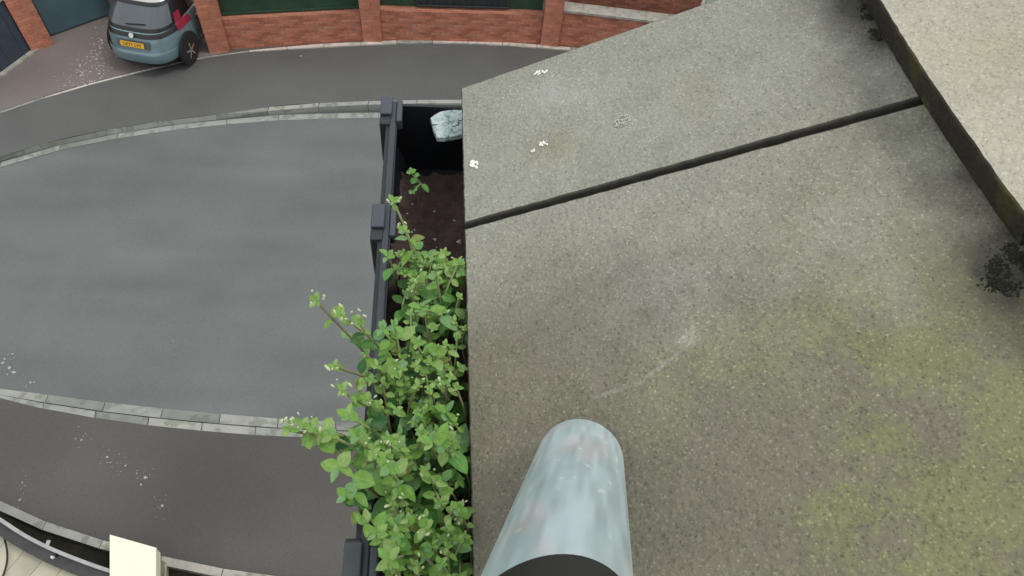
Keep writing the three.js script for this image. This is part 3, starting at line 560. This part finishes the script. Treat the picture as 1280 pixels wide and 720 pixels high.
{ // bird droppings
  const wm = std({ color: lin(0.82, 0.82, 0.78), roughness: 0.8 });
  const ds = [[676, 91, 9, 3.4, -0.25, 'white bird dropping nearest the roof verge'], [680, 180, 7, 4, -0.5, 'larger white dropping of a pair above the tile joint'], [667, 189, 3, 2.4, 0, 'smaller white dropping of a pair above the tile joint'], [593, 205, 6, 8.5, 0.5, 'ragged white bird dropping at the tile edge over the gutter'], [778, 152, 11, 9, 0.2, 'faint crumbly white dropping in the middle of the verge tile']];
  ds.forEach(([x, y, rx, ry, a, l], k) => {
    const q = rng(80 + k), gs = [], n = k === 4 ? 80 : 16;
    for (let i = 0; i < n; i++) { const s = k === 4 ? 0.05 + 0.12 * q() : 0.16 + 0.34 * q(); const g = new THREE.IcosahedronGeometry(1, 1); const t = q() * 6.28, d = Math.sqrt(q()); const X = Math.cos(t) * d * rx * 1.15, Y = Math.sin(t) * d * ry * 1.2; g.scale(s * rx * 0.00056, s * ry * 0.00062, 0.0007); g.rotateZ(q() * 3); g.translate((X * Math.cos(a) - Y * Math.sin(a)) * 0.00056, (X * Math.sin(a) + Y * Math.cos(a)) * 0.00056, 0); gs.push(g); }
    const m = mesh('bird_dropping', mergeGeometries(gs), k === 4 ? std({ color: lin(0.46, 0.46, 0.42), roughness: 0.9 }) : wm), [u, w] = roofUW(x, y); roofMatrix(u, w, 0.0006).decompose(m.position, m.quaternion, m.scale); tag(m, l, 'bird dropping', 'bird droppings on the roof tiles');
  });
}

// gutter
const gy = (dy) => CAM + dy;
const plastic = std({ map: texture(256, 256, (u, v, c) => { const k = 1 + 0.8 * (fbm(u, v, 5, 5, 441) - 0.5); c[0] = 0.010 * k; c[1] = 0.012 * k; c[2] = 0.016 * k; }, true, [0.1, 0.1]), roughness: 0.5 });
const lipMat = mottle(0.030, 0.040, 0.050, 0.6, 442, { roughness: 0.36 }, 0.1), clipLit = mottle(0.052, 0.064, 0.082, 0.4, 443, { roughness: 0.45 }, 0.1), clipShade = mottle(0.02, 0.024, 0.03, 0.3, 444, { roughness: 0.45 }, 0.1);  // lip and clip tops paler: reflected sky put into the plastic colour
const RIM = -0.0525;
{
  const g = thing('gutter', 'black plastic gutter full of soil and weeds along the tile edge', 'gutter', V(0, CAM, 0));
  const prof = (o) => { const s = new THREE.Shape(); const p = [[RIM - o, -0.448], [RIM + 0.009 + o, -0.448], [RIM + 0.009 + o, -0.4535], [RIM + 0.0035 + o, -0.455], [RIM + 0.0035 + o, -0.50], [RIM + 0.018, -0.535], [0.045, -0.535], [0.066, -0.50], [0.066, -0.445], [0.07 + o, -0.445], [0.07 + o, -0.502], [0.047, -0.5385 - o], [RIM + 0.016, -0.5385 - o], [RIM - o, -0.502]]; p.forEach((q, i) => i ? s.lineTo(q[0], q[1]) : s.moveTo(q[0], q[1])); return s; };
  const ext = (s, z0, z1, bev) => { const q = new THREE.ExtrudeGeometry(s, { depth: z1 - z0, bevelEnabled: !!bev, bevelThickness: bev || 0, bevelSize: bev || 0, bevelSegments: 2 }); q.translate(0, 0, z0); return q; };
  mesh('channel', ext(prof(0), -0.547, 2.2, 0.0008), plastic, g);
  const lp = new RoundedBoxGeometry(0.0066, 0.004, 2.75, 2, 0.0016); lp.translate(RIM + 0.0056, -0.4475, 0.822); mesh('lip', lp, lipMat, g).userData.label = 'front lip of the gutter with sky sheen painted into its paler colour';
  const se = new THREE.Shape(); [[RIM, -0.449], [RIM, -0.502], [RIM + 0.016, -0.538], [0.047, -0.538], [0.07, -0.502], [0.07, -0.449]].forEach((q, i) => i ? se.lineTo(q[0], q[1]) : se.moveTo(q[0], q[1]));
  mesh('stop_end', ext(se, -0.5515, -0.549, 0.0006), plastic, g);
  for (const [z0, z1] of [[-0.556, -0.517], [-0.412, -0.372], [-0.128, -0.075], [0.35, 0.4], [0.9, 0.95]]) {
    const u = sub('union', g);
    const b = (w, h, d, x, y) => { const m = new RoundedBoxGeometry(w, h, d, 2, 0.0015); m.translate(x, y - h / 2, (z0 + z1) / 2); return m; };
    const L = z1 - z0;
    mesh('clip', b(0.0105, 0.05, L, RIM - 0.0018, -0.4445), clipShade, u); mesh('clip_lit_top', b(0.0115, 0.003, L * 0.66, RIM - 0.0012, -0.4412), clipLit, u).position.z = -L * 0.12;  // lit top over a darker side: light put into the clip colours
    mesh('inner_clip', b(0.0055, 0.012, L * 0.8, RIM + 0.0115, -0.4435), clipLit, u);
    mesh('strap', ext(prof(0.0022), z0 + 0.004, z1 - 0.004, 0), plastic, u);
  }
}
{ // soil and litter in the gutter
  const g = new THREE.PlaneGeometry(0.112, 1.66, 24, 330); g.rotateX(-Math.PI / 2); const p = g.attributes.position;
  for (let i = 0; i < p.count; i++) { const x = p.getX(i) + 0.0055, z = p.getZ(i) + 0.307; const n = fbm((x + 1) * 2, (z + 3) * 2, 30, 4, 451) - 0.5, n2 = noise(x * 300 + 500, z * 300 + 900, 4096, 452) - 0.5; p.setXYZ(i, x, gy(-0.515 + 0.022 * n + 0.004 * n2 + 0.012 * smooth(-0.5, -0.36, z)), z); g.attributes.uv.setXY(i, x, z); }
  g.computeVertexNormals();
  const m = mesh('soil', g, std({ map: texture(512, 512, (u, v, c) => { const n = fbm(u, v, 12, 5, 453), t = noise(u * 120, v * 120, 120, 454); const k = 0.4 + 0.8 * n + 0.5 * (t - 0.5); c[0] = 0.088 * k; c[1] = 0.057 * k; c[2] = 0.05 * k; }, true, [0.1, 0.1]), roughness: 1 }));
  m.userData = { kind: 'stuff', label: 'dark brown soil and leaf litter lying in the gutter', category: 'soil' };
  const r = rng(21), gs = [];
  for (let i = 0; i < 150; i++) { const z = lerp(-0.47, 0.05, r()), x = lerp(-0.035, 0.05, r()), q = new THREE.TetrahedronGeometry(0.0012 + 0.0026 * r() * r(), 0); q.rotateX(r() * 6); q.rotateY(r() * 6); q.scale(1, 0.5, 1); q.translate(x, gy(-0.4985 + 0.006 * (r() - 0.5)), z); gs.push(q); }
  const l = mesh('litter', mergeGeometries(gs), std({ color: lin(0.42, 0.40, 0.34), roughness: 0.9 })); l.userData = { kind: 'stuff', label: 'pale grit and flakes sprinkled over the gutter soil', category: 'litter' };
}
{ // cracked pale mortar piece lying under the tile edge at the gutter end
  const y = gy(-0.452), Y = [[539, 148], [545, 143.5], [551, 140.5], [558, 139], [566, 138.2], [574, 137.8], [586, 136], [596, 150], [592, 166], [578, 168], [566, 170.5], [555, 172.3], [547, 172], [544, 165], [541.5, 158.5], [549.5, 156.2], [541, 155]];
  const t = thing('mortar_piece', 'cracked pale blue grey mortar flake resting across the dark gutter end', 'mortar', at(565, 155, y));
  const o = t.position; const s = new THREE.Shape(); Y.forEach(([a, b], i) => { const p = at(a, b, y).sub(o); i ? s.lineTo(p.x, -p.z) : s.moveTo(p.x, -p.z); });
  const mm = std({ map: texture(256, 256, (u, v, c) => { const n = fbm(u, v, 6, 5, 461), st = smooth(0.56, 0.68, fbm(u, v, 9, 4, 462)); const k = 0.8 + 0.4 * n; c[0] = 0.46 * k * (1 - 0.5 * st); c[1] = 0.56 * k * (1 - 0.42 * st); c[2] = 0.56 * k * (1 - 0.45 * st); }, true, [0.03, 0.03]), bumpMap: texture(256, 256, (u, v, c) => { c[0] = fbm(u, v, 10, 4, 463); }, false, [0.03, 0.03]), bumpScale: 0.003, roughness: 0.9 });
  const g = new THREE.ExtrudeGeometry(s, { depth: 0.004, bevelEnabled: true, bevelThickness: 0.0008, bevelSize: 0.0006, bevelSegments: 2 }); g.rotateX(-Math.PI / 2); g.translate(0, -0.004, 0);
  mesh('flake', g, mm, t);
  const cr = (pts, w) => { for (let i = 0; i < pts.length - 1; i++) { const a = at(...pts[i], y).sub(o), b = at(...pts[i + 1], y).sub(o), m = mesh('crack', new THREE.BoxGeometry(a.distanceTo(b) + w * 0.6, 0.0006, w), M.black, t); m.position.copy(a).lerp(b, 0.5); m.position.y = 0.0008; m.rotation.y = -Math.atan2(b.z - a.z, b.x - a.x); } };
  cr([[565.5, 159], [573, 157.2], [573.4, 152], [580, 150.2]], 0.0009);
}

// ---------------------------------------------------------------- weeds
const leafGeos = [0, 1, 2].map(k => {
  const pos = [], uv = [], idx = [], R = 7, C = 4, wd = [0.32, 0.26, 0.37][k], fold = [0.10, 0.16, 0.06][k], droop = [0.12, 0.22, 0.05][k];
  for (let i = 0; i <= R; i++) { const t = i / R, w = wd * Math.pow(Math.sin(Math.PI * Math.pow(t, 0.82) * 0.985 + 0.012), 0.75); for (let j = 0; j <= C; j++) { const s = j / C * 2 - 1; pos.push(s * w, Math.abs(s) * fold * w * 2 - droop * t * t + 0.02 * Math.sin(t * 9 + s * 3 + k), t); uv.push(j / C, t); } }
  for (let i = 0; i < R; i++) for (let j = 0; j < C; j++) { const a = i * (C + 1) + j, b = a + 1, c = a + C + 1, d = c + 1; idx.push(a, c, b, b, c, d); }
  const g = new THREE.BufferGeometry(); g.setAttribute('position', new THREE.Float32BufferAttribute(pos, 3)); g.setAttribute('uv', new THREE.Float32BufferAttribute(uv, 2)); g.setIndex(idx); g.computeVertexNormals(); return g;
});
const leafMat = (r, g, b, seed) => new THREE.MeshPhysicalMaterial({
  map: texture(64, 128, (u, v, c) => { const s = Math.abs(u - 0.5) * 2, vein = smooth(0.08, 0.0, s) * 0.6 + smooth(0.12, 0, Math.abs(((v * 6 - s * 1.4) % 1 + 1) % 1 - 0.5)) * 0.14, n = 0.8 + 0.4 * fbm(u, v, 8, 3, seed); c[0] = r * n * (1 + 0.8 * vein); c[1] = g * n * (1 + 0.55 * vein); c[2] = b * n * (1 + 0.6 * vein); }),
  roughness: 0.5, specularIntensity: 0.9, transmission: 0.25, thickness: 0, ior: 1.4, side: THREE.DoubleSide
});
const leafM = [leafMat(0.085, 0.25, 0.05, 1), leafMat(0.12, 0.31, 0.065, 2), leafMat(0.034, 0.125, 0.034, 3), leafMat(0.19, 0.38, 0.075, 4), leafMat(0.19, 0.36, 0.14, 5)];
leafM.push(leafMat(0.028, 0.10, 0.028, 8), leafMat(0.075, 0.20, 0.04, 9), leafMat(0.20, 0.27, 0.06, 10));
const youngM = [leafMat(0.19, 0.36, 0.07, 6), leafMat(0.27, 0.42, 0.13, 7)];
const stemM = [std({ color: lin(0.33, 0.40, 0.17), roughness: 0.6 }), std({ color: lin(0.27, 0.25, 0.14), roughness: 0.7 })];
const budM = std({ color: lin(0.55, 0.62, 0.36), roughness: 0.6 }), budG = new THREE.SphereGeometry(1, 8, 6); budG.scale(0.42, 1, 0.42);
const pr = rng(4242);
function putLeaf(parent, p, d, size, mat, tilt = 0.5, name = 'leaf') {
  const n = V((pr() - 0.5) * tilt * 2, 1, (pr() - 0.35) * tilt * 2).normalize(); d = d.clone().normalize();
  const z = d.clone().addScaledVector(n, -d.dot(n) * 0.75).normalize(), x = n.clone().cross(z).normalize(), y = z.clone().cross(x);
  const m = mesh(name, leafGeos[Math.floor(pr() * 3)], mat, parent); m.quaternion.setFromRotationMatrix(new THREE.Matrix4().makeBasis(x, y, z)); m.position.copy(p); m.scale.setScalar(size); return m;
}
// a shoot from a root in the soil to a tip seen at (px, py) and lying dy under the lens
function shoot(g, root, px, py, dy, o = {}) {
  const { leaves = 5, size = 0.012, young = 0.4, rad = 0.0009, woody = false, start = 0.25, bow = 0.012 } = o;
  const tip = at(px, py, gy(dy)), mid = root.clone().lerp(tip, 0.5).add(V((pr() - 0.5) * bow, bow * (0.4 + pr()), (pr() - 0.5) * bow));
  const c = new THREE.CatmullRomCurve3([root, mid, tip].map(v => v.clone().sub(g.position)));
  mesh('stem', new THREE.TubeGeometry(c, 10, rad, 5), stemM[woody ? 1 : 0], g);
  for (let i = 0; i < leaves; i++) {
    const t = start + (1 - start) * (i + 0.3) / leaves, p = c.getPoint(t), tg = c.getTangent(t), a = i * 1.7 + pr() * 0.8;
    let s = V(Math.cos(a), 0.15, Math.sin(a)); s.addScaledVector(tg, -s.dot(tg) * 0.6).addScaledVector(tg, 0.35);
    for (const k of [1, -1]) {
      if (pr() < 0.2) continue; const dd = s.clone().multiplyScalar(k); dd.y = 0.1 + 0.2 * pr();
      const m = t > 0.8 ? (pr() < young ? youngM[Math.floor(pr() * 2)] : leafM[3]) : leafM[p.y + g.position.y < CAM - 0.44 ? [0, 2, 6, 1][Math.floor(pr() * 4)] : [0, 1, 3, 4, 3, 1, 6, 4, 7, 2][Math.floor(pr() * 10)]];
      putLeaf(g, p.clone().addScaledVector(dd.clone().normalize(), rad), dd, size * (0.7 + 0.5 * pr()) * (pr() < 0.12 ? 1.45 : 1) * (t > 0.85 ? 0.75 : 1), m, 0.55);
    }
  }
  const e = c.getPoint(1), tg = c.getTangent(1);
  const nt = 4; for (let i = 0; i < nt; i++) { const a = i / nt * 6.28 + pr(), d = V(Math.cos(a), 0.5, Math.sin(a)).addScaledVector(tg, 0.7); putLeaf(g, e, d, size * (0.4 + 0.3 * pr()), pr() < young ? youngM[i % 2] : leafM[3 + i % 2], 0.6); }
  if (o.buds) for (let i = 0; i < o.buds; i++) { const b = mesh('bud', budG, budM, g); const a = pr() * 6.28; b.position.copy(e).add(V(Math.cos(a) * 0.005, 0.003 + 0.003 * pr(), Math.sin(a) * 0.005)); b.scale.setScalar(0.0012 + 0.0011 * pr()); b.rotation.set((pr() - 0.5) * 1.4, 0, (pr() - 0.5) * 1.4); }
}
function plant(label, rootPx, shoots, fill) {
  const rt = at(rootPx[0], rootPx[1], gy(-0.505)); rt.x = clamp(rt.x, -0.03, 0.045);
  const g = thing('weed', label, 'weed', rt.clone(), 0, undefined);
  const R = () => rt.clone().add(V((pr() - 0.5) * 0.03, 0, (pr() - 0.5) * 0.04));
  for (const [px, py, dy, o] of shoots) { const r = R(); r.x = clamp(r.x, RIM + 0.012, 0.05); shoot(g, r, px, py, dy, o); }
  if (fill) for (let i = 0; i < fill.n; i++) {
    const px = lerp(fill.x[0], fill.x[1], pr()), py = lerp(fill.y[0], fill.y[1], pr()), dy = lerp(fill.dy[0], fill.dy[1], pr());
    const r = at(clamp(px + 10 + (pr() - 0.5) * 30, 488, 590), py + 10 + 50 * pr(), gy(-0.505)); r.x = clamp(r.x, RIM + 0.014, 0.05);
    shoot(g, r, px, py, dy, { leaves: pr() < 0.5 ? 4 : 3, size: 0.0072 + 0.0095 * pr() * pr(), young: 0.35, rad: 0.0007 + 0.0004 * pr(), woody: pr() < 0.3, bow: 0.02, ...(fill.o || {}) });
  }
  for (let i = 0; i < (fill ? Math.round(fill.n * 0.8) : 0); i++) { const px = lerp(fill.x[0], fill.x[1], pr()), py = lerp(fill.y[0], fill.y[1], pr()), r = at(clamp(px + (pr() - 0.4) * 60, 490, 588), py + 40 + 50 * pr(), gy(-0.49)); r.x = clamp(r.x, RIM + 0.014, 0.05); shoot(g, r, px, py, lerp(fill.dy[0], fill.dy[1], 0.6 + 0.4 * pr()), { leaves: 1, start: 0.8, size: 0.008, young: 0.8, rad: 0.0008, woody: pr() < 0.5, bow: 0.012, buds: pr() < 0.4 ? 2 : 0 }); }
  return g;
}
plant('small shaded seedling standing alone near the gutter end', [520, 262], [[513, 216, -0.46, { leaves: 2, size: 0.009, young: 0, rad: 0.0005 }], [516, 240, -0.47, { leaves: 1, size: 0.009, young: 0, rad: 0.0005 }]]);
plant('lanky weed shoot leaning over the gutter rim by the second clip', [505, 370], [[492, 252, -0.385, { leaves: 3, size: 0.011, young: 0.8, buds: 4, start: 0.5 }], [506, 288, -0.40, { leaves: 3, size: 0.011, young: 0.8, buds: 4, start: 0.5 }], [486, 320, -0.40, { leaves: 2, size: 0.014, young: 0.3, woody: true }]], { n: 7, x: [492, 545], y: [310, 365], dy: [-0.47, -0.42] });
plant('weed with long straight stems rising against the tile edge', [560, 440], [[572, 330, -0.415, { leaves: 3, size: 0.010, young: 0.6 }], [556, 318, -0.42, { leaves: 3, size: 0.010, young: 0.5 }], [545, 345, -0.41, { leaves: 4, size: 0.012 }], [574, 372, -0.42, { leaves: 3, size: 0.010 }], [526, 384, -0.40, { leaves: 4, size: 0.014 }]], { n: 20, x: [505, 582], y: [318, 430], dy: [-0.465, -0.415] });
plant('weed with thin budded shoots reaching farthest out over the road', [500, 500], [[396, 377, -0.35, { leaves: 2, size: 0.010, young: 1, buds: 5, start: 0.55, woody: true }], [430, 396, -0.36, { leaves: 3, size: 0.009, young: 1, buds: 6, start: 0.5 }], [447, 402, -0.365, { leaves: 3, size: 0.009, young: 0.9, buds: 4, start: 0.45 }], [418, 458, -0.36, { leaves: 3, size: 0.010, young: 0.9, buds: 5, start: 0.5, woody: true }], [428, 488, -0.365, { leaves: 3, size: 0.010, young: 0.8, buds: 4, start: 0.4 }], [478, 412, -0.375, { leaves: 4, size: 0.011, young: 0.5 }], [494, 408, -0.38, { leaves: 4, size: 0.012, young: 0.4 }]], { n: 8, x: [450, 500], y: [440, 520], dy: [-0.43, -0.38], o: { young: 0.5 } });
plant('dense leafy weed in the middle of the gutter', [555, 520], [[545, 440, -0.40, { leaves: 5, size: 0.013 }], [520, 430, -0.39, { leaves: 5, size: 0.013 }], [575, 460, -0.425, { leaves: 4, size: 0.011, woody: true }]], { n: 20, x: [500, 572], y: [425, 530], dy: [-0.46, -0.39] });
plant('low bushy weed with pale tips hanging out over the kerb', [500, 620], [[362, 538, -0.345, { leaves: 5, size: 0.010, young: 1, buds: 5, start: 0.45, woody: true }], [378, 530, -0.345, { leaves: 4, size: 0.010, young: 1, buds: 3, start: 0.6 }], [392, 536, -0.35, { leaves: 4, size: 0.010, young: 0.9, buds: 4, start: 0.55 }], [424, 584, -0.345, { leaves: 3, size: 0.016, young: 0.2, woody: true }], [414, 545, -0.36, { leaves: 4, size: 0.011, young: 0.6, start: 0.45 }], [436, 520, -0.37, { leaves: 5, size: 0.012 }], [446, 545, -0.37, { leaves: 5, size: 0.012 }], [432, 620, -0.36, { leaves: 3, size: 0.014, young: 0.3 }]], { n: 9, x: [442, 500], y: [530, 620], dy: [-0.42, -0.37] });
plant('thick leafy weed beside the pole with a broad leaf turned up', [555, 620], [[540, 552, -0.385, { leaves: 4, size: 0.016 }], [500, 560, -0.38, { leaves: 5, size: 0.013 }], [578, 560, -0.43, { leaves: 4, size: 0.010, woody: true }], [574, 600, -0.43, { leaves: 4, size: 0.010 }]], { n: 22, x: [478, 578], y: [530, 640], dy: [-0.46, -0.385] });
plant('dark leafy weed at the bottom of the picture behind the third clip', [545, 720], [[458, 655, -0.37, { leaves: 4, size: 0.013 }], [486, 700, -0.37, { leaves: 3, size: 0.015 }], [530, 660, -0.385, { leaves: 4, size: 0.012, young: 0.9, buds: 4 }], [470, 668, -0.37, { leaves: 4, size: 0.012 }]], { n: 22, x: [482, 582], y: [640, 740], dy: [-0.46, -0.385] });

// ---------------------------------------------------------------- the pole
{
  const ax = rayOf(762, 362).normalize(), far = rayOf(725, 577), s = (DR - 0.017) / -far.dot(NR), c = far.multiplyScalar(s).add(V(0, CAM, 0)), R = 0.0247;
  const zinc = std({
    map: texture(512, 512, (u, v, cc) => { const n = fbm(u, v, 4, 5, 471), p = noise(u * 60, v * 12, 60, 472, 12), st = smooth(0.52, 0.7, fbm(u, v, 9, 5, 473)), w = smooth(0.7, 0.82, fbm(u, v, 30, 4, 474)) * smooth(0.45, 0.6, fbm(u, v, 5, 3, 477)); const k = 0.85 + 0.3 * n + 0.16 * (p - 0.5); cc[0] = lerp(0.50, 0.58, st) * k * (0.9 + 0.2 * p) + 0.2 * w; cc[1] = lerp(0.62, 0.625, st) * k * (0.9 + 0.2 * p) + 0.16 * w; cc[2] = lerp(0.655, 0.65, st) * k * (0.9 + 0.2 * p) + 0.14 * w; }),
    roughnessMap: texture(256, 256, (u, v, cc) => { cc[0] = 0.42 + 0.3 * (fbm(u, v, 9, 4, 475) - 0.3); }, false), bumpMap: texture(256, 256, (u, v, cc) => { cc[0] = 0.5 + 0.5 * (fbm(u, v, 14, 4, 476) - 0.5); }, false), bumpScale: 0.0012, roughness: 1, metalness: 0.28
  });
  const g = thing('pole', 'pale blue grey metal pole with black collar resting its end on the roof tile', 'pole', c, 0);
  const q = new THREE.Quaternion().setFromUnitVectors(V(0, -1, 0), ax);
  const Lg = 0.95, prof = [[R - 0.003, 0.0], [R - 0.0018, 0.0], [R - 0.0006, 0.0005], [R, 0.002], [R, Lg], [R - 0.003, Lg], [R - 0.003, 0.0]].map(p => new THREE.Vector2(p[0], p[1]));
  const tube = new THREE.LatheGeometry(prof, 72); { const p = tube.attributes.position, u = tube.attributes.uv; for (let i = 0; i < p.count; i++) u.setXY(i, u.getX(i), p.getY(i) / 0.31); }
  const t = mesh('tube', tube, zinc, g); t.quaternion.copy(q);
  const cl = new THREE.LatheGeometry([[R + 0.0001, 0.203], [R + 0.0004, 0.2033], [R + 0.0006, 0.204], [R + 0.0006, 0.30], [R + 0.0001, 0.302]].map(p => new THREE.Vector2(p[0], p[1])), 72);
  { const left = RIGHT.clone().negate().applyQuaternion(q.clone().invert()), p = cl.attributes.position; for (let i = 0; i < p.count; i++) p.setY(i, p.getY(i) + 0.014 * ((p.getX(i) * left.x + p.getZ(i) * left.z) / R)); }   // the collar's rim is cut a little askew
  const k = mesh('collar', cl, M.black, g); k.quaternion.copy(q);
}

renderer.render(scene, camera);
